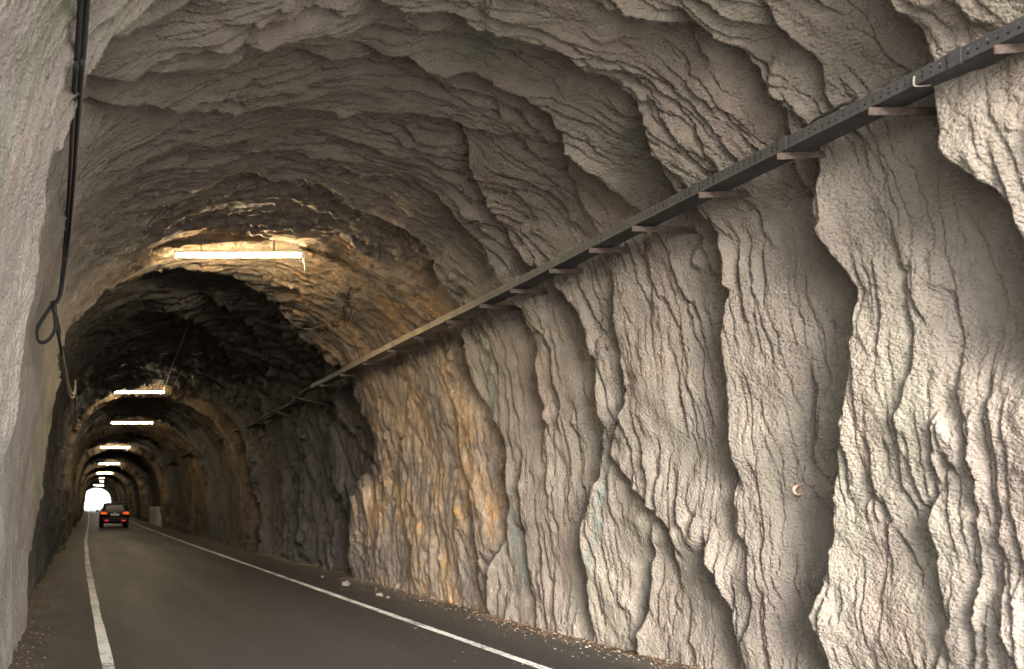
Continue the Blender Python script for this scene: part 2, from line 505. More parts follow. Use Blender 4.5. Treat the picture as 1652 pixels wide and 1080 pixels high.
def bare_mat():
    m, n, b = nmat('bare_rock')
    v = objvec(n); vs = objvec(n, (1.2, 1.6, .5))
    at = n.nodes.new('ShaderNodeVertexColor'); at.layer_name = 'mask'
    sp = n.nodes.new('ShaderNodeSeparateColor'); n.links.new(at.outputs[0], sp.inputs[0])
    orange = sp.outputs[1]; dark = sp.outputs[0]; ceil = sp.outputs[2]
    brown = ramp(n, noise(n, v, 1.6, 7, .65), [(.28, (.11, .092, .08)), (.5, (.175, .148, .125)), (.72, (.235, .20, .17))])
    och = ramp(n, noise(n, vs, 1.7, 8, .68, .6), [(.3, (.12, .088, .062)), (.48, (.26, .195, .13)), (.62, (.37, .295, .215)), (.75, (.48, .44, .385))])
    base = mix(n, orange, brown, och)
    vein = noise(n, vs, 2.2, 5, .6, 1.2)
    base = mix(n, math_(n, 'MULTIPLY', orange, maprange(n, math_(n, 'ABSOLUTE', math_(n, 'SUBTRACT', vein, .5)), .035, .0, 0, .85)), base, (.40, .20, .05))
    crk = noise(n, v, 7, 8, .72)
    base = mix(n, maprange(n, crk, .33, .47, .75, 0), base, (.055, .045, .04))
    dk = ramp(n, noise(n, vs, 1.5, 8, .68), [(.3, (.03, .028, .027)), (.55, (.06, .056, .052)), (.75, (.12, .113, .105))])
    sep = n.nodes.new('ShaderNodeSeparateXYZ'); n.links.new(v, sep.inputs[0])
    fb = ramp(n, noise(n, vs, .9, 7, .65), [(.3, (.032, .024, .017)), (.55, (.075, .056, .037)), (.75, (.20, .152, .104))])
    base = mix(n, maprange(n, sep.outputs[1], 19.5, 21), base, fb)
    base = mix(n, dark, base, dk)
    n.links.new(base, b.inputs['Base Color'])
    b.inputs['Roughness'].default_value = .88
    b.inputs['Specular IOR Level'].default_value = .2
    g1 = noise(n, vs, 14, 8, .7); g2 = noise(n, v, 60, 4)
    vo = N(n, 'ShaderNodeTexVoronoi', Scale=5.0, _feature='DISTANCE_TO_EDGE'); 
    vd = noise(n, vs, 3, 4); 
    mv = n.nodes.new('ShaderNodeVectorMath'); mv.operation = 'ADD'
    sc = n.nodes.new('ShaderNodeVectorMath'); sc.operation = 'SCALE'; sc.inputs[3].default_value = .35
    cmb = n.nodes.new('ShaderNodeCombineXYZ'); n.links.new(g1, cmb.inputs[0]); n.links.new(vd, cmb.inputs[1]); n.links.new(g1, cmb.inputs[2])
    n.links.new(cmb.outputs[0], sc.inputs[0]); n.links.new(vs, mv.inputs[0]); n.links.new(sc.outputs[0], mv.inputs[1])
    n.links.new(mv.outputs[0], vo.inputs['Vector'])
    hh = math_(n, 'ADD', math_(n, 'MULTIPLY', g1, 1.4), math_(n, 'MULTIPLY', g2, .3))
    hh = math_(n, 'ADD', hh, math_(n, 'MULTIPLY', maprange(n, vo.outputs['Distance'], 0, .06), .5))
    bump(n, b, hh, .7, .04)
    return m

def road_mat():
    m, n, b = nmat('asphalt')
    v = objvec(n); vl = objvec(n, (1, .12, 1))
    fine = noise(n, v, 140, 3, .7)
    base = ramp(n, fine, [(.3, (.010, .0097, .0093)), (.55, (.019, .018, .017)), (.75, (.045, .042, .039))])
    wear = noise(n, vl, 1.3, 5, .6)
    base = mix(n, maprange(n, wear, .35, .7, 0, .35), base, (.030, .027, .024))
    blot = noise(n, v, .9, 6, .65)
    base = mix(n, maprange(n, blot, .5, .72, 0, .45), base, (.022, .021, .020))
    agg = N(n, 'ShaderNodeTexVoronoi', Scale=75.0); n.links.new(v, agg.inputs['Vector'])
    base = mix(n, maprange(n, agg.outputs['Distance'], .0, .28, .55, 0), base, (.10, .094, .085))
    ckv = n.nodes.new('ShaderNodeVectorMath'); ckv.operation = 'ADD'
    wob = N(n, 'ShaderNodeTexNoise', Scale=1.6, Detail=5.0); n.links.new(v, wob.inputs['Vector'])
    n.links.new(v, ckv.inputs[0]); n.links.new(wob.outputs['Color'], ckv.inputs[1])
    ck = N(n, 'ShaderNodeTexVoronoi', Scale=.32, _feature='DISTANCE_TO_EDGE'); n.links.new(ckv.outputs[0], ck.inputs['Vector'])
    base = mix(n, math_(n, 'MULTIPLY', maprange(n, ck.outputs['Distance'], .0, .006, .8, 0), maprange(n, noise(n, v, .5, 2), .45, .55)), base, (.010, .0095, .009))
    sep = n.nodes.new('ShaderNodeSeparateXYZ'); n.links.new(v, sep.inputs[0])
    trk = math_(n, 'ADD', maprange(n, math_(n, 'ABSOLUTE', math_(n, 'SUBTRACT', sep.outputs[0], 1.35)), .45, .1, 0, 1), maprange(n, math_(n, 'ABSOLUTE', math_(n, 'SUBTRACT', sep.outputs[0], 2.95)), .45, .1, 0, 1), True)
    base = mix(n, math_(n, 'MULTIPLY', trk, maprange(n, wear, .3, .7, .2, .6)), base, (.022, .021, .02))
    dustn = noise(n, v, 2.2, 8, .7)
    e1 = maprange(n, sep.outputs[0], 4.35, 5.2); e2 = maprange(n, sep.outputs[0], .1, -.5)
    ed = math_(n, 'MULTIPLY', math_(n, 'ADD', e1, e2, True), maprange(n, dustn, .32, .62, .15, 1))
    base = mix(n, ed, base, (.06, .05, .04))
    n.links.new(base, b.inputs['Base Color'])
    n.links.new(maprange(n, wear, .3, .7, .55, .72), b.inputs['Roughness'])
    b.inputs['Specular IOR Level'].default_value = .10
    bump(n, b, fine, .8, .012)
    return m

def paint_mat():
    m, n, b = nmat('road_paint')
    v = objvec(n)
    f = noise(n, v, 26, 8, .75); g = noise(n, v, 2.0, 4, .6)
    w = math_(n, 'ADD', math_(n, 'MULTIPLY', f, .8), math_(n, 'MULTIPLY', g, .5))
    k = maprange(n, w, .56, .68)
    base = mix(n, k, (.07, .065, .06), (.34, .335, .315))
    n.links.new(base, b.inputs['Base Color']); b.inputs['Roughness'].default_value = .75
    bump(n, b, f, .4, .004)
    return m

def emit_mat(name, col, st):
    m, n, b = nmat(name)
    b.inputs['Base Color'].default_value = (*[min(1, c) for c in col], 1)
    b.inputs['Emission Color'].default_value = (*col, 1)
    b.inputs['Emission Strength'].default_value = st
    return m

M_SHOT = shotcrete_mat(); M_BARE = bare_mat(); M_ROAD = road_mat(); M_PAINT = paint_mat()
M_TUBE = emit_mat('tube_glow', (1.0, .80, .50), LAMP_W)
M_WHITE = simple('white_enamel', (.62, .60, .55), .4, 0, .1)
def tray_mat():
    m, n, b = nmat('tray_steel')
    v = objvec(n)
    f = noise(n, v, 9, 6, .7)
    base = ramp(n, f, [(.3, (.020, .021, .022)), (.7, (.048, .048, .049))])
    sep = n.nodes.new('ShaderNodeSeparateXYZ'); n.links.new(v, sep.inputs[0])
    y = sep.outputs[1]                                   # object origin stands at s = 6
    d = math_(n, 'MULTIPLY', maprange(n, y, 1.6, 3.0), maprange(n, y, 6.0, 4.6))  # tan stretch paints the nearest lamp's glow into the steel colour
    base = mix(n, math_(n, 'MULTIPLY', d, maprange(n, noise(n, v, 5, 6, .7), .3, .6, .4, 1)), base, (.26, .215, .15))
    n.links.new(base, b.inputs['Base Color'])
    b.inputs['Roughness'].default_value = .7
    return m
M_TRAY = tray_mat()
M_RUST = simple('rusty_steel', (.062, .045, .038), .92, 0, .6, 22, .006, 90)
M_CABLE = simple('black_rubber', (.012, .0115, .011), .85, 0, .3, 30)
M_CABLE2 = simple('dusty_cable', (.16, .135, .10), .7, 0, .3, 30)
M_CONC = simple('smooth_concrete', (.33, .32, .29), .85, 0, .3, 2.5, .004, 40)
M_LEAF = simple('dry_leaf', (.13, .078, .045), .8, 0, .5, 40)
M_GRAV = simple('gravel', (.19, .165, .14), .9, 0, .4, 30)
M_STONE = simple('loose_stone', (.10, .085, .07), .9, 0, .3, 12, .01, 50)

# ------------------------------------------------------------------ ground and road
def sheet(name, x0, x1, y0, y1, z, mat, nx=1, ny=1, parent=None, xf=None):
    V, Fc = [], []
    for j in range(ny + 1):
        for i in range(nx + 1):
            y = y0 + (y1 - y0) * j / ny
            x = x0 + (x1 - x0) * i / nx
            V.append((x + (xf(y) if xf else 0), y, z))
    for j in range(ny):
        for i in range(nx):
            a = j * (nx + 1) + i
            Fc.append((a, a + 1, a + nx + 2, a + nx + 1))
    return mesh_obj(name, V, Fc, mat, parent)

ground = sheet('ground', -700, 700, -700, 900, -.012, simple('dusty_ground', (.52, .49, .44), .95, 0, .3, .5, .03, 4))
ground['kind'] = 'structure'
bounce_slab = sheet('bounce_slab', -9.0, 14.0, -60, PORTAL - .2, 0, simple('bounce_slab_pale', (.30, .285, .26), .9, 0, .15, 1.2, .004, 40))  # unseen pale slab behind the camera, added to bounce light onto the ceiling
bounce_slab['kind'] = 'structure'
road = sheet('road', -1.0, 5.9, PORTAL - .2, 320, 0, M_ROAD, 1, 80, None, lambda y: float(drift(max(y, 0))))
road['kind'] = 'structure'

def line_x_right(s): return np.interp(s, [-60, 6, 12, 25, 45, 60, 150, 320], [4.10, 4.10, 4.07, 4.02, 4.1, 4.45, 5.5, 8])
def line_x_left(s): return np.interp(s, [-60, 5, 9, 16, 27, 44, 60, 150, 320], [.27, .27, .23, .20, .25, .55, .85, 2.0, 4.5])
for fx in (line_x_left, line_x_right):
    V, Fc = [], []
    ys = list(np.arange(-8, 30, .5)) + list(np.arange(30, 200, 3.0))
    for y in ys:
        c = float(fx(y)); w = .058 + .008 * rnd.uniform(-1, 1)
        V += [(c - w, y, .004), (c + w, y, .004)]
    for i in range(len(ys) - 1):
        Fc.append((2 * i, 2 * i + 1, 2 * i + 3, 2 * i + 2))
    mesh_obj('edge_line', V, Fc, M_PAINT, road)

# ------------------------------------------------------------------ the tunnel
tunnel = empty('tunnel', (0, 0, 0), 'rough rock road tunnel, tan sprayed walls near the mouth, dark bare rock deeper in', 'tunnel')
sv = [PORTAL]
while sv[-1] < 22:
    s = sv[-1]
    sv.append(s + max(.0065 if s > 3.3 else .016, min(s * s / 3546 * 1.0, .09)))
sv = np.array(sv)
NT = 1750
tv = np.linspace(0, PERIM, NT)
P, S, T, dark = rock_grid(sv, tv)
# mineral masks drawn from the traced stains
def stain(S, T, pts, wid):
    tt, ss = curve_of(pts, 0)
    c = np.interp(T, tt, ss) + .06 * fbm(T / .3, T * 0 + 3, 91, 2)
    e = .25
    return np.exp(-((S - c) / wid) ** 2) * sst(tt[0] - e, tt[0] + e, T) * (1 - sst(tt[-1] - e, tt[-1] + e, T))
tt6, ss6 = curve_of([(243,343),(290,320),(337,300),(383,277),(440,298),(483,303),(543,317),(570,337),(640,367),(683,403),(697,447),(723,487),(733,520),(743,567),(747,607),(760,640),(780,667),(800,703),(808,770),(811,817),(807,853),(788,907),(782,953),(783,995)], .05)
left_edge = curve_of([(45,1040),(65,830),(90,640),(100,560),(150,490),(210,430)], .05)
cb = np.interp(T, np.concatenate([left_edge[0], tt6]), np.concatenate([left_edge[1], ss6]))
bare = (S - cb + .12 * fbm(S / .5, T / .5, 95, 2)) > 0
cr = PERIM * .62
org = sst(-.02, .35, S - cb) * sst(cr - .6, cr + .9, T) * (1 - dark)
org = np.clip(org * (.34 + 1.1 * fbm(S / .5, T / 1.3, 97, 3)), 0, 1)
org = np.maximum(org, .7 * sst(-.1, .6, S - cb) * (1 - dark) * sst(PERIM * .3, PERIM * .36, T) * (T < cr) * (S > 8.9))
seep = np.maximum.reduce([.6 * stain(S, T, [(765,520),(780,570),(790,620),(800,660),(815,740),(830,850),(845,950)], .10),
                          .7 * stain(S, T, [(988,740),(985,800),(975,860),(965,920)], .05),
                          .5 * stain(S, T, [(945,690),(955,760),(945,830)], .08)])
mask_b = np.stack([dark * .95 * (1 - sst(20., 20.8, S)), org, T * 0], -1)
mask_s = np.stack([T * 0, seep, T * 0], -1)
fb = bare[:-1, :-1]
lining = grid_obj('shotcrete_lining', P, M_SHOT, tunnel, ~fb, mask_s)
lining['label'] = 'wavy tan and grey sprayed concrete lining near the mouth'
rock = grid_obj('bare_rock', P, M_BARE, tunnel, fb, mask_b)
rock['label'] = 'bare orange and blackened rock behind the sprayed lining'
# deeper in
sv2 = [21.95]
while sv2[-1] < FAR:
    sv2.append(sv2[-1] + min(.10 + (sv2[-1] - 22) * .004, .4))
P2, S2, T2, _ = rock_grid(np.array(sv2), np.linspace(0, PERIM, 520))
P2[0, :, :] += 0
unlit_band = np.interp(S2 + 1.2 * fbm(T2 / 1.5, S2 / 5., 131, 3), [21, 24, 25, 27.4, 28, 33.6, 34.4, 40.6, 41.2, 44, 46, 57.5, 58.2, 64, 66, 76, 77, 82, 84, 91, 92, 96, 98, 104, 105, 110], [0, .1, 1, 1, 0, .0, 1, 1, .1, .2, .9, .9, 0, .1, .9, .9, .1, .2, .9, .9, .1, .2, .9, .9, .1, .8])  # shade between the lamps, painted as darker bands of rock colour
M2 = np.zeros(P2.shape, np.float32); M2[..., 0] = unlit_band
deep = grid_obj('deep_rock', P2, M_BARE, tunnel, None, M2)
deep['label'] = 'far rock vault lit by tubes, with unlit bands darkened in its colour'
# smooth concrete facing low on the right wall, behind the car
V, Fc = [], []
ys = np.linspace(45.5, 53, 12)
for y in ys:
    x = 5.02 + float(drift(y)) + .5 * (1 - float(sst(45.5, 46.6, y))) + .4 * float(sst(52, 53, y))
    V += [(x, y, -.1), (x, y, 1.15), (x + .08, y, 1.27), (x + 1.0, y, 1.4)]
for i in range(len(ys) - 1):
    for k in range(3):
        a = i * 4 + k
        Fc.append((a, a + 4, a + 5, a + 1))
Fc.append((0, 1, 2, 3))
cf = mesh_obj('concrete_facing', V, Fc, M_CONC, tunnel)
cf['label'] = 'pale smooth concrete facing low on the right wall'

def mouth(name, y, side):
    """rock face round a mouth of the tunnel"""
    nt, nr = 220, 60
    t = np.linspace(0, PERIM, nt)
    px = np.interp(t, _cum, _path[:, 0]) + float(drift(y)); pz = np.interp(t, _cum, _path[:, 1])
    cx = 2.4 + float(drift(y))
    ang = np.arctan2(pz - .0, px - cx)
    Rr = np.concatenate([[0], np.geomspace(.15, 45, nr - 1)])
    G = np.zeros((nr, nt, 3), np.float32)
    for i, r in enumerate(Rr):
        dx = np.cos(ang); dz = np.maximum(np.sin(ang), 0)
        G[i, :, 0] = px + dx * r; G[i, :, 2] = pz + dz * r * .9 - .3 * (r > 0)
        G[i, :, 1] = y + side * (-.25 * min(r, 1) + r * .25) + side * .9 * fbm(G[i, :, 0] / 3., G[i, :, 2] / 3. + 7, 101, 3) * min(1, r / 1.5)
    return grid_obj(name, G, M_SHOT if side > 0 else M_BARE, tunnel, None, np.zeros(G.shape, np.float32))
mouth('rock_face', PORTAL, 1)
mouth('rock_face', FAR, -1)

# where the real rock is seen through a photo pixel (nearest one to the camera)
def rock_at(px, py, tol=3.0, grids=None):
    best = None
    for G in (P,):
        f = F / G[..., 1]
        d = (VPX + G[..., 0] * f - px) ** 2 + (VPY - (G[..., 2] - CAM_H) * f - py) ** 2
        k = np.where(d.ravel() < tol * tol)[0]
        if len(k) == 0:
            k = np.array([int(np.argmin(d))])
        yy = G[..., 1].ravel()[k]
        j = k[int(np.argmin(yy))]
        best = G.reshape(-1, 3)[j]
    return Vector(best)

def unproj(px, py, s):
    return Vector(((px - VPX) * s / F, s, CAM_H + (VPY - py) * s / F))

# ------------------------------------------------------------------ fluorescent lamps
def make_lamp(L=1.7):
    r = empty('fluorescent_lamp', (0, 0, 0), 'x', 'lamp', 'tube lamps along the tunnel crown')
    V, Fc = [], []
    prof = [(math.cos(a) * .042, -.034 + math.sin(a) * .026) for a in np.linspace(math.pi, 2 * math.pi, 9)] + [(.042, -.02), (-.042, -.02)]
    k = len(prof)
    for x in (-L / 2, L / 2):
        for a, b in prof: V.append((x, a, b))
    for i in range(k): Fc.append((i, (i + 1) % k, k + (i + 1) % k, k + i))
    Fc.append(tuple(range(k))[::-1]); Fc.append(tuple(range(k, 2 * k)))
    mesh_obj('diffuser', V, Fc, M_TUBE, r)
    V, Fc = [], []
    box_geo((0, 0, -.003), (L + .02, .1, .030), V, Fc)
    bevel(mesh_obj('housing', V, Fc, M_WHITE, r), .006)
    for x in (-L / 2 - .012, L / 2 + .012):
        V, Fc = [], []
        box_geo((x, 0, -.026), (.024, .094, .074), V, Fc)
        bevel(mesh_obj('end_cap', V, Fc, M_WHITE, r), .008)
    for x in (-.5, .5):
        V, Fc = [], []
        tube_geo([Vector((x, 0, .015)), Vector((x, 0, .5))], .008, 6, V, Fc)
        mesh_obj('hanger_rod', V, Fc, M_RUST, r)
    return r
LAMPS = [(383.5, 408, 9.35), (219, 631, 20.75), (213, 681, 28.7), (186, 721, 41.4), (176, 748, 58.7), (169, 763, 77.2), (163, 771, 92.2), (161, 776.5, 105.), (159.5, 783, 126.)]
LNAMES = ['nearest and largest lit tube lamp under a golden rim of rock', 'second lit tube lamp in, thin wire rising from its right end',
          'third lit tube lamp in, plain bar above the lit ochre ceiling', 'fourth lit tube lamp in, white box hanging from its right end',
          'fifth lit tube lamp in, bright ochre rock on its left', 'sixth lit tube lamp in, well above the parked glow of the far mouth',
          'seventh lit tube lamp in, a small bar over the bright far mouth', 'eighth lit tube lamp in, just above the bright far mouth', 'farthest small tube lamp, right at the top of the bright far mouth']
LNAMES[5] = 'sixth lit tube lamp in, short bar in the stack above the far mouth'
lamp0 = make_lamp()
for i, (px, py, s) in enumerate(LAMPS):
    o = lamp0 if i == 0 else copy_tree(lamp0)
    o.location = unproj(px, py, s)
    o['label'] = LNAMES[i]

# boxes hanging beside the deeper lamps
def jbox(px, py, s, sz, label):
    p = unproj(px, py, s)
    r = empty('junction_box', p, label, 'box')
    V, Fc = [], []
    box_geo((0, 0, 0), (sz, sz * .6, sz), V, Fc)
    bevel(mesh_obj('case', V, Fc, M_WHITE, r), .02)
    V, Fc = [], []
    tube_geo(smooth_path([(0, 0, sz * .5), (.02, .0, sz), (-.05, 0, .45)], 4), .012, 6, V, Fc)
    mesh_obj('lead', V, Fc, M_CABLE, r)
jbox(204.5, 726, 41.2, .16, 'small white box hanging by the right end of the fourth lamp')
jbox(198, 755.5, 58.2, .26, 'white box hanging right of the fifth lamp')
jbox(172, 751, 58.3, .22, 'white box hanging below the middle of the fifth lamp')

# ------------------------------------------------------------------ cable tray on the right wall
TX, TZ = 4.56, 3.74
def tray_p(s):
    return Vector((TX + float(drift(s)) + .006 * math.sin(s * 1.1) , s, TZ + .006 * math.sin(s * 1.3 + 1)))
tray = empty('cable_tray', (TX, 6, TZ), 'long dark perforated steel cable tray running up the right wall on rusty brackets', 'cable tray')
def rel(v): return Vector(v) - Vector((TX, 6, TZ))
TW, TH = .19, .075
V, Fc = [], []
ys = list(np.arange(PORTAL - .3, 13.8, .25))
for y in ys:
    p = rel(tray_p(y))
    V += [p + Vector((.0, 0, 0)), p + Vector((TW, 0, 0)), p + Vector((TW, 0, TH))]
for i in range(len(ys) - 1):
    a = 3 * i
    Fc += [(a, a + 1, a + 4, a + 3), (a + 1, a + 2, a + 5, a + 4)]
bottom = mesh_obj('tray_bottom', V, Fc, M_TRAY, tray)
m = bottom.modifiers.new('thick', 'SOLIDIFY'); m.thickness = .003
# pierced side strip facing the road
V, Fc = [], []
rows = [0, .022, .032, .046, .056, TH]
cols = []
y = PORTAL - .3
while y < 12:
    cols += [y, y + .026]; y += .038
nr = len(rows)
for y in cols:
    p = rel(tray_p(y))
    for z in rows: V.append(p + Vector((0, 0, z)))
for i in range(len(cols) - 1):
    for k in range(nr - 1):
        if (k in (1, 3)) and (i % 2 == 1): continue
        a = i * nr + k
        Fc.append((a, a + 1, a + nr + 1, a + nr))
b0 = len(V)
ys2 = [cols[-1]] + list(np.arange(12.2, 13.6, .25))
for y in ys2:
    p = rel(tray_p(y)); V += [p, p + Vector((0, 0, TH))]
for i in range(len(ys2) - 1):
    a = b0 + 2 * i; Fc.append((a, a + 1, a + 3, a + 2))
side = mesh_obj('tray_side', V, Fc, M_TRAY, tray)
m = side.modifiers.new('thick', 'SOLIDIFY'); m.thickness = .003
# joint plates and the cables inside
for y in (2.6, 3.55, 4.42, 5.05, 6.0, 7.1, 8.3, 9.6, 10.9):
    p = rel(tray_p(y)); V, Fc = [], []
    box_geo(p + Vector((-.004, 0, TH * .5)), (.006, .05, TH + .012), V, Fc)
    box_geo(p + Vector((TW * .5, 0, -.006)), (TW, .05, .005), V, Fc)
    mesh_obj('joint_plate', V, Fc, M_TRAY, tray)
for dx, dz, r in ((.04, .05, .022), (.09, .045, .026), (.14, .055, .02)):
    V, Fc = [], []
    tube_geo([tray_p(y) + Vector((.22 * float(sst(13.5, 16, y)) + .03 * math.sin(y * 1.3) * float(sst(13.5, 15, y)), 0, -.10 * abs(math.sin(y * .55 + dx * 8)) * float(sst(13.8, 16, y)))) + Vector((dx + .012 * math.sin(y * 3 + dx * 60), 0, dz + .01 * math.sin(y * 2 + dx * 90))) for y in list(np.arange(PORTAL - .3, 24, .2)) + list(np.arange(24, 146, 2))], r, 8, V, Fc)
    tag(mesh_obj('tray_cable', V, Fc, M_CABLE), ['slim black cable lying along the near side of the wall tray', 'thick black cable lying along the middle of the wall tray', 'black cable lying along the rock side of the wall tray'][(.04, .09, .14).index(dx)], 'cable', 'cables in the tray')

# rusty brackets
def wall_x(s, z):
    i = int(np.clip(np.searchsorted(sv, s), 0, len(sv) - 1))
    row = P[i]
    j0 = int(NT * .6)
    j = j0 + int(np.argmin(np.abs(row[j0:, 2] - z)))
    return float(row[j, 0])
BR = [(1605, 83), (1403, 187), (1255, 264), (1128, 327), (1020, 372), (950, 407), (885, 439), (822, 466), (773, 487), (720, 512), (668, 535), (625, 561), (585, 580), (548, 598), (515, 610)]
ORD = ['at the top right corner', 'second from the right edge', 'third from the right, below slack cable',
       'fourth from the right edge', 'fifth from the right edge', 'sixth from the right edge', 'seventh from the right edge',
       'eighth from the right edge', 'ninth, above the blue-green stain', 'tenth, where the tray turns golden', 'eleventh, above the orange rock',
       'dark one under the golden stretch', 'short one beyond the golden stretch of tray', 'last one before the dark stretch', 'first one inside the dark stretch']
for i, (bx, by) in enumerate(BR):
    s = F * (TX - .03) / (bx - VPX)
    z = tray_p(s).z - .012
    xe = wall_x(s, z) + .12
    x0 = tray_p(s).x - .03
    L = max(xe - x0, .35)
    V, Fc = [], []
    rz = Matrix.Rotation(R(rnd.uniform(-5, 4)), 3, 'Y')
    box_geo(Vector((L / 2, 0, -.024)), (L, .006, .045), V, Fc, None)
    box_geo(Vector((L / 2, .022, -.004)), (L, .04, .006), V, Fc, None)
    V = [rz @ Vector(v) for v in V]
    o = mesh_obj('steel_bracket', V, Fc, M_RUST)
    o.location = (x0, s, z)
    tag(o, 'rusty steel bracket carrying the cable tray, ' + ORD[i], 'bracket', 'rusty brackets under the cable tray')
for i, (s, lab) in enumerate([(14.2, 'rusty bar sticking out under the tray in the dark stretch, nearer of three'), (16.0, 'rusty bar sticking out under the tray in the dark stretch, middle of three'), (18.2, 'rusty bar sticking out under the tray in the dark stretch, deepest of three')]):
    V, Fc = [], []
    xe = wall_x(s, 3.7) + .1
    tube_geo([Vector((TX - .1, s, 3.68)), Vector((xe, s + .1, 3.5))], .02, 6, V, Fc)
    tag(mesh_obj('steel_bar', V, Fc, M_RUST), lab, 'bar', 'bars under the tray in the dark')

# slack cable rising over the tray
V, Fc = [], []
s0 = 4.15
pts = [unproj(1297, 215, 4.35), unproj(1312, 196, 4.3), unproj(1335, 183, 4.22), unproj(1365, 168, 4.12), unproj(1390, 172, 4.02), unproj(1405, 178, 3.95)]
tube_geo(smooth_path(pts, 8), .009, 8, V, Fc)
tag(mesh_obj('slack_cable', V, Fc, M_CABLE), 'thin black cable looping up above the tray near the top right', 'cable')

# white tie on the tray
V, Fc = [], []
tp = tray_p(3.72)
tube_geo(smooth_path([tp + Vector((-.006, 0, .045)), tp + Vector((-.008, .0, .02)), tp + Vector((0, 0, -.008)), tp + Vector((.07, -.01, -.01))], 5), .004, 6, V, Fc)
tag(mesh_obj('cable_tie', V, Fc, simple('white_plastic', (.22, .2, .17), .5)), 'pale wire tie wrapped round the cable tray near the top right', 'tie')

# rusty staple in the right wall
c = rock_at(1287, 790)
s = c.y - .05
V, Fc = [], []
pts = [unproj(1296, 783, s + .05), unproj(1286, 784, s), unproj(1281, 788, s - .005), unproj(1281, 794, s - .005), unproj(1286, 798, s), unproj(1297, 797, s + .05)]
tube_geo(smooth_path(pts, 6), .0085, 8, V, Fc)
tag(mesh_obj('steel_staple', V, Fc, simple('pale_rust', (.42, .27, .20), .8, 0, .4, 40)), 'small rusty U-shaped staple set in the crevice of the right wall', 'staple')

# ------------------------------------------------------------------ the cable along the left wall
def cable_obj(name, paths, label, mat, r, seg=8):
    V, Fc = [], []
    for p in paths: tube_geo(smooth_path(p, 10), r, seg, V, Fc)
    return tag(mesh_obj(name, V, Fc, mat, None, True), label, 'cable')
def lp(px, py, z=3.95):           # a point on the cable's height, on the photo's line of sight
    s = F * (z - CAM_H) / (VPY - py)
    r = rock_at(px, py, 4) if py > -1e9 else None
    s = min(s, r.y - .12 * r.y / 5)
    return unproj(px, py, s)
main = [lp(133, -120, 4.2), lp(130, 0, 4.18), lp(124, 100, 4.15), lp(121, 130, 4.14), lp(112, 300, 4.05), lp(104, 400, 3.98), lp(97, 470, 3.93)]
_dk = min([rock_at(x, y, 4).y for x, y in ((60, 540), (60, 528), (72, 508), (67, 552), (90, 488))]) - .22
main[-1] = unproj(97, 470, min(main[-1].y, _dk + .1)); main.append(unproj(90, 488, _dk))
main2 = [p + Vector((.034, 0, .012)) for p in main[:-2]] + [main[-2] + Vector((.012, 0, 0)), main[-1] + Vector((.012, 0, 0))]
cable_obj('black_cable', [main, main2], 'pair of heavy black cables running along the left wall from the top edge', M_CABLE, .017)
sk = main[-1].y
loop = [unproj(86, 486, sk - .02), unproj(72, 508, sk - .03), unproj(60, 528, sk - .03), unproj(60, 546, sk - .04), unproj(67, 552, sk - .05), unproj(79, 546, sk - .05), unproj(88, 530, sk - .04), unproj(87, 508, sk - .03), unproj(86, 490, sk - .02)]
knot = [unproj(82, 489, sk - .02), unproj(88, 490, sk), unproj(90, 510, sk + .05), unproj(95, 528, sk + .1), unproj(96, 545, sk + .3), unproj(99, 570, sk + .8)]
knot2 = [unproj(90, 486, sk - .04), unproj(86, 500, sk - .03), unproj(92, 515, sk), unproj(92, 530, sk + .05), unproj(96, 550, sk + .3), unproj(100, 572, sk + .8)]
cable_obj('cable_coil', [loop, [p + Vector((.008, .01, -.01)) for p in loop]], 'small coil of black cable hanging from the knot on the left wall', M_CABLE, .012)
cable_obj('knotted_cable', [knot, knot2], 'knotted taped black cable ends below the coil on the left wall', M_CABLE, .017)
sd = sk + .8
droop = [unproj(99, 568, sd), unproj(104, 600, sd + .7), unproj(109, 625, sd + 1.4), unproj(114, 641, sd + 2.2), unproj(119, 640, sd + 3), unproj(121, 622, sd + 3.6), unproj(122, 630, sd + 4.6), unproj(122, 660, sd + 7), unproj(121.5, 690, sd + 11)]
droop2 = [unproj(100, 568, sd), unproj(106, 600, sd + .7), unproj(111, 622, sd + 1.4), unproj(116, 635, sd + 2.2), unproj(120, 632, sd + 3), unproj(121.5, 615, sd + 3.5)]
cable_obj('drooping_cable', [droop, droop2], 'dusty brown cable drooping in a hook on the left wall below the knot', M_CABLE2, .016)

# ------------------------------------------------------------------ loose wires by the first lamps
def hang(pts, off=.04):
    out = []
    for (x, y) in pts:
        p = rock_at(x, y, 4)
        c = Vector((0, 0, CAM_H)); d = (p - c)
        out.append(c + d * (1 - off / d.length))
    return out
cable_obj('lamp_lead', [[unproj(486, 406, 9.33), unproj(491, 425, 9.3), unproj(494, 445, 9.3)] + hang([(505, 470), (520, 480), (545, 488), (556, 493)], .06)], 'thin lead hanging from the right end of the nearest lamp to the wire junction', M_CABLE2, .007, 6)
cable_obj('slack_wire', [hang([(437, 478), (446, 492), (460, 512), (480, 528), (500, 533), (525, 527), (545, 512), (556, 493)], .10)], 'pale slack wire sagging across the rock below the nearest lamp', M_CABLE2, .010, 6)
cable_obj('wire_ends', [hang([(556, 493), (563, 475), (567, 468)], .05), hang([(556, 493), (556, 515), (557, 534)], .07), hang([(560, 480), (568, 505), (562, 525)], .07), hang([(550, 489), (560, 490), (565, 476)], .05)], 'bunch of loose dark wire ends sprouting from the lit rock', M_CABLE, .007, 6)
cable_obj('hanging_wire', [[unproj(262, 632, 20.6), unproj(268, 620, 19.5), unproj(275, 598, 18), unproj(290, 560, 16.0), unproj(305, 520, 14.3)]], 'thin wire rising from the second lamp along the dark ceiling', M_CABLE2, .010, 6)

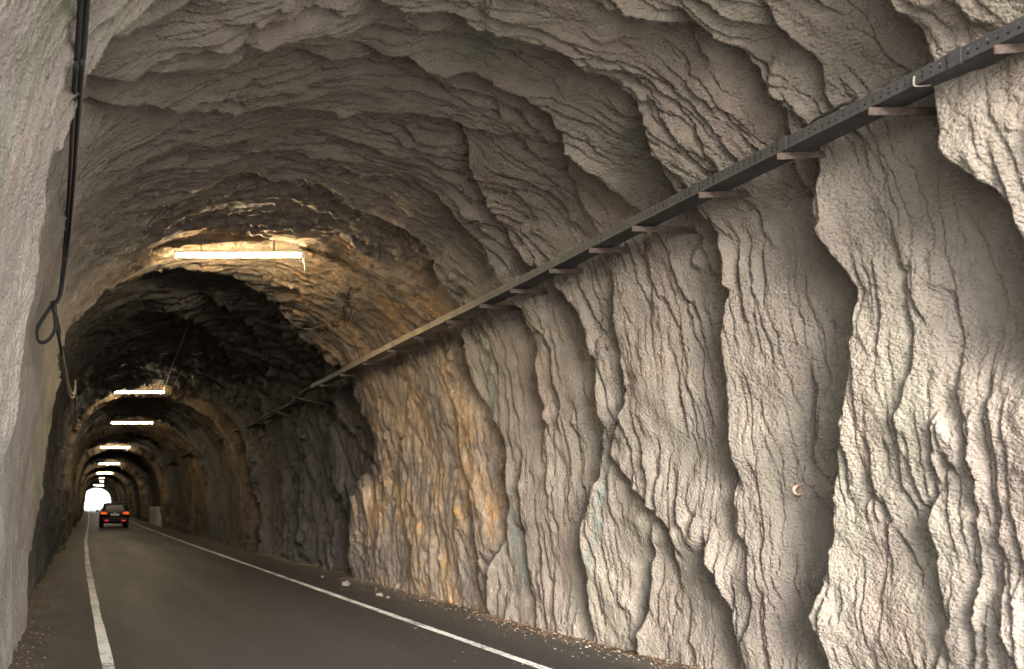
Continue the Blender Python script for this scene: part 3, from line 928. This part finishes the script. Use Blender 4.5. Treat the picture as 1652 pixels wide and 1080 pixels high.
# ------------------------------------------------------------------ litter along the walls
def scatter(name, n, posf, sizef, mat, label, kind='leaf'):
    V, Fc = [], []
    for _ in range(n):
        x, y, z = posf()
        s = sizef()
        M = Matrix.Rotation(rnd.uniform(0, 6.28), 3, 'Z') @ Matrix.Rotation(rnd.uniform(-.6, .6), 3, 'X')
        b0 = len(V)
        if kind == 'leaf':
            for a, b, c in ((-1, 0, 0), (-.2, .42, .18), (.6, .3, .1), (1, 0, .25), (.6, -.3, .12), (-.2, -.42, .2)):
                V.append(Vector((x, y, z + .006)) + M @ Vector((a * s, b * s, c * s)))
            Fc.append((b0, b0 + 1, b0 + 2, b0 + 3)); Fc.append((b0, b0 + 3, b0 + 4, b0 + 5))
        else:
            for a, b, c in ((-1, -.2, 0), (0, -.9, 0), (1, .1, 0), (.1, .9, 0), (-.3, -.2, .75), (.35, .1, .65)):
                V.append(Vector((x, y, z)) + M @ Vector((a * s, b * s * .8, c * s * rnd.uniform(.7, 1.1))) + Vector((0, 0, s * .15)))
            for f in ((0, 1, 4), (1, 2, 5), (1, 5, 4), (2, 3, 5), (3, 0, 4), (3, 4, 5), (0, 3, 2, 1)):
                Fc.append(tuple(b0 + k for k in f))
    o = mesh_obj(name, V, Fc, mat)
    o['kind'] = 'stuff'; o['label'] = label
    return o
# foot of the rock on either side at depth s
feet_r = np.array([P[i, int(NT * .6) + int(np.argmin(np.abs(P[i, int(NT * .6):, 2] - .03))), 0] for i in range(len(sv))])
feet_l = np.array([P[i, int(np.argmin(np.abs(P[i, :int(NT * .3), 2] - .03))), 0] for i in range(len(sv))])
def foot_r(s): return float(np.interp(s, sv, feet_r))
def foot_l(s): return float(np.interp(s, sv, feet_l))
def pos_right(w):
    def f():
        s = rnd.uniform(4.5, 20) if rnd.random() < .75 else rnd.uniform(4.5, 9)
        return foot_r(s) + .03 - abs(rnd.gauss(0, w)), s, 0
    return f
def pos_left(w):
    def f():
        s = rnd.uniform(4.5, 20)
        return foot_l(s) - .03 + abs(rnd.gauss(0, w)), s, 0
    return f
def pos_any(): 
    return rnd.uniform(-.4, 5.2), rnd.uniform(5, 24), 0
def pos_edge():
    s = rnd.uniform(5, 22)
    return foot_r(s) - abs(rnd.gauss(0, .45)), s, 0
def both(w):
    a, b = pos_right(w), pos_left(w)
    return lambda: a() if rnd.random() < .72 else b()
scatter('dry_leaves', 4200, both(.15), lambda: rnd.uniform(.008, .022), M_LEAF, 'brown dry leaves swept against the foot of the rock')
scatter('gravel', 1300, both(.22), lambda: min(.022, abs(rnd.gauss(.004, .005)) + .003), M_GRAV, 'pale chips and gravel along the foot of the rock', 'chip')
scatter('road_grit', 900, lambda: pos_any() if rnd.random() < .55 else pos_edge(), lambda: rnd.uniform(.003, .008), M_GRAV, 'tiny pale grit scattered on the asphalt', 'chip')

def stone(px, py, size, label, seed):
    s = F * CAM_H / (py - VPY)
    x = (px - VPX) * s / F
    x = min(x, foot_r(s) - size * .6)
    bm = bmesh.new()
    bmesh.ops.create_icosphere(bm, subdivisions=3, radius=size)
    r = np.random.RandomState(seed); ph = r.rand(9) * 6
    for v in bm.verts:
        c = v.co / size
        d = 1 + .18 * math.sin(3 * c.x + ph[0]) * math.sin(2.5 * c.y + ph[1]) + .12 * math.sin(6 * c.z + ph[2] + 3 * c.x) + .06 * math.sin(11 * c.y + ph[3])
        v.co = Vector((c.x * 1.25, c.y * .9, c.z * .7)) * size * d
    me = bpy.data.meshes.new('stone'); bm.to_mesh(me); bm.free()
    me.materials.append(M_STONE)
    o = link(bpy.data.objects.new('stone', me))
    o.location = (x, s, size * .45); o.rotation_euler = (0, 0, ph[5])
    tag(o, label, 'stone', 'loose stones at the foot of the right wall')
stone(558, 945, .075, 'largest loose stone at the foot of the dark right wall', 1)
stone(520, 932, .035, 'small pale stone left of the largest loose stone', 2)
stone(612, 962, .045, 'pale stone by the edge line right of the largest loose stone', 3)
stone(626, 965, .03, 'flat pale chip beside the foot of the orange rock', 4)

# ------------------------------------------------------------------ the car
def make_car():
    M_PAINTC = simple('car_paint', (.008, .008, .009), .5, 0, .1)
    for q in (M_PAINTC,): q.node_tree.nodes['Principled BSDF'].inputs['Specular IOR Level'].default_value = .12
    M_GLASS = simple('car_glass', (.006, .006, .007), .45, 0, .05)
    M_GLASS.node_tree.nodes['Principled BSDF'].inputs['Specular IOR Level'].default_value = .15
    M_TYRE = simple('tyre_rubber', (.015, .015, .015), .85)
    M_RIM = simple('alloy', (.35, .35, .36), .35, .8)
    M_TAIL = emit_mat('tail_glow', (1.0, .16, .03), .07)
    M_RED = emit_mat('fog_glow', (1.0, .03, .08), .05)
    M_PLATE = emit_mat('plate_glow', (.5, .58, .65), .01)
    M_INK = simple('plate_ink', (.02, .02, .04), .6)
    s = 42.0
    car = empty('parked_car', ((185.5 - VPX) * s / F, s, 0), 'black hatchback seen from behind with its tail lights on, driving away through the tunnel', 'car')
    car.name = 'black_car'
    W = .89
    # stations from tail to nose: (y, half width, sill z, belt z, roof z, roof half width)
    st = [(0.0, .80, .42, .80, .86, .62), (.06, .86, .34, .94, 1.02, .66), (.16, .885, .30, .98, 1.10, .68), (.42, .89, .26, 1.0, 1.40, .64), (.72, .89, .25, .99, 1.52, .62), (1.4, .89, .24, .97, 1.57, .63),
          (2.1, .89, .24, .95, 1.54, .62), (2.7, .89, .24, .94, 1.36, .60), (3.2, .885, .25, .92, 1.02, .64), (3.8, .86, .27, .86, .90, .66), (4.15, .80, .32, .74, .78, .60), (4.25, .68, .42, .60, .64, .5)]
    V, Fc = [], []
    for (y, w, z0, zb, zr, wr) in st:
        half = [(0, z0), (w * .85, z0), (w * .97, z0 + .08), (w, z0 + (zb - z0) * .5), (w * .975, zb - .05), (w * .955, zb), (wr * .55 + w * .42, zb + (zr - zb) * .45), (wr + .03, zr - min(.07, (zr - zb) * .3)), (wr * .85, zr - .01), (0, zr + .012)]
        ring = half + [(-x, z) for x, z in half[-2:0:-1]]
        for x, z in ring: V.append((x, y, z))
    k = 18
    for i in range(len(st) - 1):
        for j in range(k):
            Fc.append((i * k + j, i * k + (j + 1) % k, (i + 1) * k + (j + 1) % k, (i + 1) * k + j))
    Fc.append(tuple(range(k))[::-1]); Fc.append(tuple((len(st) - 1) * k + j for j in range(k)))
    body = mesh_obj('body', V, Fc, M_PAINTC, car, True)
    # rear window
    V = [(-.56, .17, 1.07), (.56, .17, 1.07), (.52, .40, 1.385), (-.52, .40, 1.385), (-.5, .445, 1.42), (.5, .445, 1.42)]
    V = [(x, y - .022, z + .01) for x, y, z in V]
    mesh_obj('rear_window', V, [(0, 1, 2, 3), (3, 2, 5, 4)], M_GLASS, car)
    # bumper
    V, Fc = [], []
    box_geo((0, -.01, .46), (1.70, .18, .30), V, Fc)
    bevel(mesh_obj('bumper', V, Fc, M_PAINTC, car), .07, 4)
    for sx in (-1, 1):
        V, Fc = [], []
        for (a, b, c) in ((.46, .055, .86), (.84, .075, .83), (.865, .10, .99), (.78, .035, 1.0), (.52, .02, .96)):
            V.append((sx * a, b - .07, c))
        for (a, b, c) in ((.46, .055, .86), (.84, .075, .83), (.865, .10, .99), (.78, .035, 1.0), (.52, .02, .96)):
            V.append((sx * a, b + .08, c))
        Fc = [(0, 1, 2, 3, 4), (9, 8, 7, 6, 5)] + [(i, (i + 1) % 5, 5 + (i + 1) % 5, 5 + i) for i in range(5)]
        mesh_obj('tail_light', V, Fc, M_TAIL, car)
        V, Fc = [], []
        box_geo((sx * .53, -.105, .46), (.24, .03, .065), V, Fc)
        bevel(mesh_obj('rear_reflector', V, Fc, M_RED, car), .012)
        # mirror
        V, Fc = [], []
        box_geo((sx * 1.0, 2.55, 1.02), (.20, .12, .13), V, Fc)
        box_geo((sx * .9, 2.56, .97), (.12, .05, .04), V, Fc)
        bevel(mesh_obj('mirror', V, Fc, M_PAINTC, car), .02)
        V, Fc = [], []
        tube_geo([Vector((sx * .60, .75, 1.56)), Vector((sx * .62, 1.4, 1.61)), Vector((sx * .61, 2.1, 1.58))], .018, 6, V, Fc)
        mesh_obj('roof_rail', V, Fc, M_RIM, car)
        # side windows
        V = [(sx * .853, .75, 1.02), (sx * .853, 2.5, .98), (sx * .70, 2.1, 1.44), (sx * .70, .95, 1.46)]
        V = [(x + sx * .02, y, z) for x, y, z in V]
        mesh_obj('side_window', V, [(0, 1, 2, 3)], M_GLASS, car)
        for y in (.78, 3.35):
            V, Fc = [], []
            n = 24
            prof = [(.20, -.10), (.30, -.105), (.325, -.07), (.325, .07), (.30, .105), (.20, .10)]
            for a in range(n):
                for r_, x_ in prof:
                    V.append((sx * .78 + x_, y + r_ * math.cos(a * 2 * math.pi / n), .325 + r_ * math.sin(a * 2 * math.pi / n)))
            kk = len(prof)
            for a in range(n):
                for j in range(kk):
                    b = (a + 1) % n
                    Fc.append((a * kk + j, a * kk + (j + 1) % kk, b * kk + (j + 1) % kk, b * kk + j))
            wh = mesh_obj('wheel', V, Fc, M_TYRE, car, True)
            V, Fc = [], []
            for a in range(n): V.append((sx * .86, y + .2 * math.cos(a * 2 * math.pi / n), .325 + .2 * math.sin(a * 2 * math.pi / n)))
            V.append((sx * .84, y, .325))
            for a in range(n): Fc.append((a, (a + 1) % n, n))
            mesh_obj('rim', V, Fc, M_RIM, wh)
    V, Fc = [], []
    box_geo((0, -.02, .82), (.52, .02, .115), V, Fc)
    pl = mesh_obj('number_plate', V, Fc, M_PLATE, car)
    for i, x in enumerate((-.2, -.15, -.07, -.02, .03, .08, .16, .21)):
        V, Fc = [], []
        box_geo((x, -.0315, .82), (.026, .003, .06), V, Fc)
        mesh_obj('character', V, Fc, M_INK, pl)
    V, Fc = [], []
    tube_geo([Vector((0, -.0, .925)), Vector((0, -.02, .925))], .045, 16, V, Fc)
    mesh_obj('badge', V, Fc, M_RIM, car)
    V, Fc = [], []
    tube_geo([Vector((.0, .75, 1.53)), Vector((0.0, .62, 1.68))], .008, 6, V, Fc)
    mesh_obj('antenna', V, Fc, M_TYRE, car)
make_car()

# ------------------------------------------------------------------ greenery beyond the far mouth
M_GREEN = simple('bush_leaf', (.09, .14, .035), .6, 0, .4, 3)
M_BARK = simple('bark', (.12, .09, .06), .9)
def bush(x, y, h, w, label, seed, tree=False):
    r = random.Random(seed)
    o = empty('tree' if tree else 'bush', (x, y, 0), label, 'tree' if tree else 'bush')
    V, Fc = [], []
    tube_geo([Vector((0, 0, -.1)), Vector((.05 * h, 0, h * .3)), Vector((0, .03 * h, h * .75))], [.05 * h, .04 * h, .012 * h], 8, V, Fc)
    for k in range(6):
        a = r.uniform(0, 6.28)
        tube_geo([Vector((.03 * h, 0, h * .3)), Vector((math.cos(a) * w * .6, math.sin(a) * w * .6, h * r.uniform(.5, .8)))], [.02 * h, .006 * h], 5, V, Fc)
    mesh_obj('trunk', V, Fc, M_BARK, o)
    V, Fc = [], []
    cl = [(r.gauss(0, w * .45), r.gauss(0, w * .45), h * r.uniform(.25, .95), r.uniform(.2, .4) * w) for _ in range(22)]
    for (cx, cy, cz, cr_) in cl:
        for _ in range(110):
            p = Vector((r.gauss(0, 1), r.gauss(0, 1), r.gauss(0, .8))) * cr_ * .6 + Vector((cx, cy, cz))
            d = Vector((r.gauss(0, 1), r.gauss(0, 1), r.gauss(0, 1))).normalized(); e = d.orthogonal().normalized()
            q = .05 * h ** .5
            b0 = len(V)
            V += [p - d * q * 1.6, p + e * q, p + d * q * 1.6, p - e * q]
            Fc.append((b0, b0 + 1, b0 + 2, b0 + 3))
    mesh_obj('crown', V, Fc, M_GREEN, o)
dx = float(drift(FAR))
bush(dx - 2.2, 158, 3.6, 1.6, 'sunlit green bush at the left of the bright far mouth', 1)
bush(dx - 1.6, 170, 4.5, 2.0, 'taller pale green bush further off at the left of the far mouth', 2)
bush(dx + 9.5, 175, 6, 2.6, 'sunlit tree standing right of the road beyond the far mouth', 3, True)
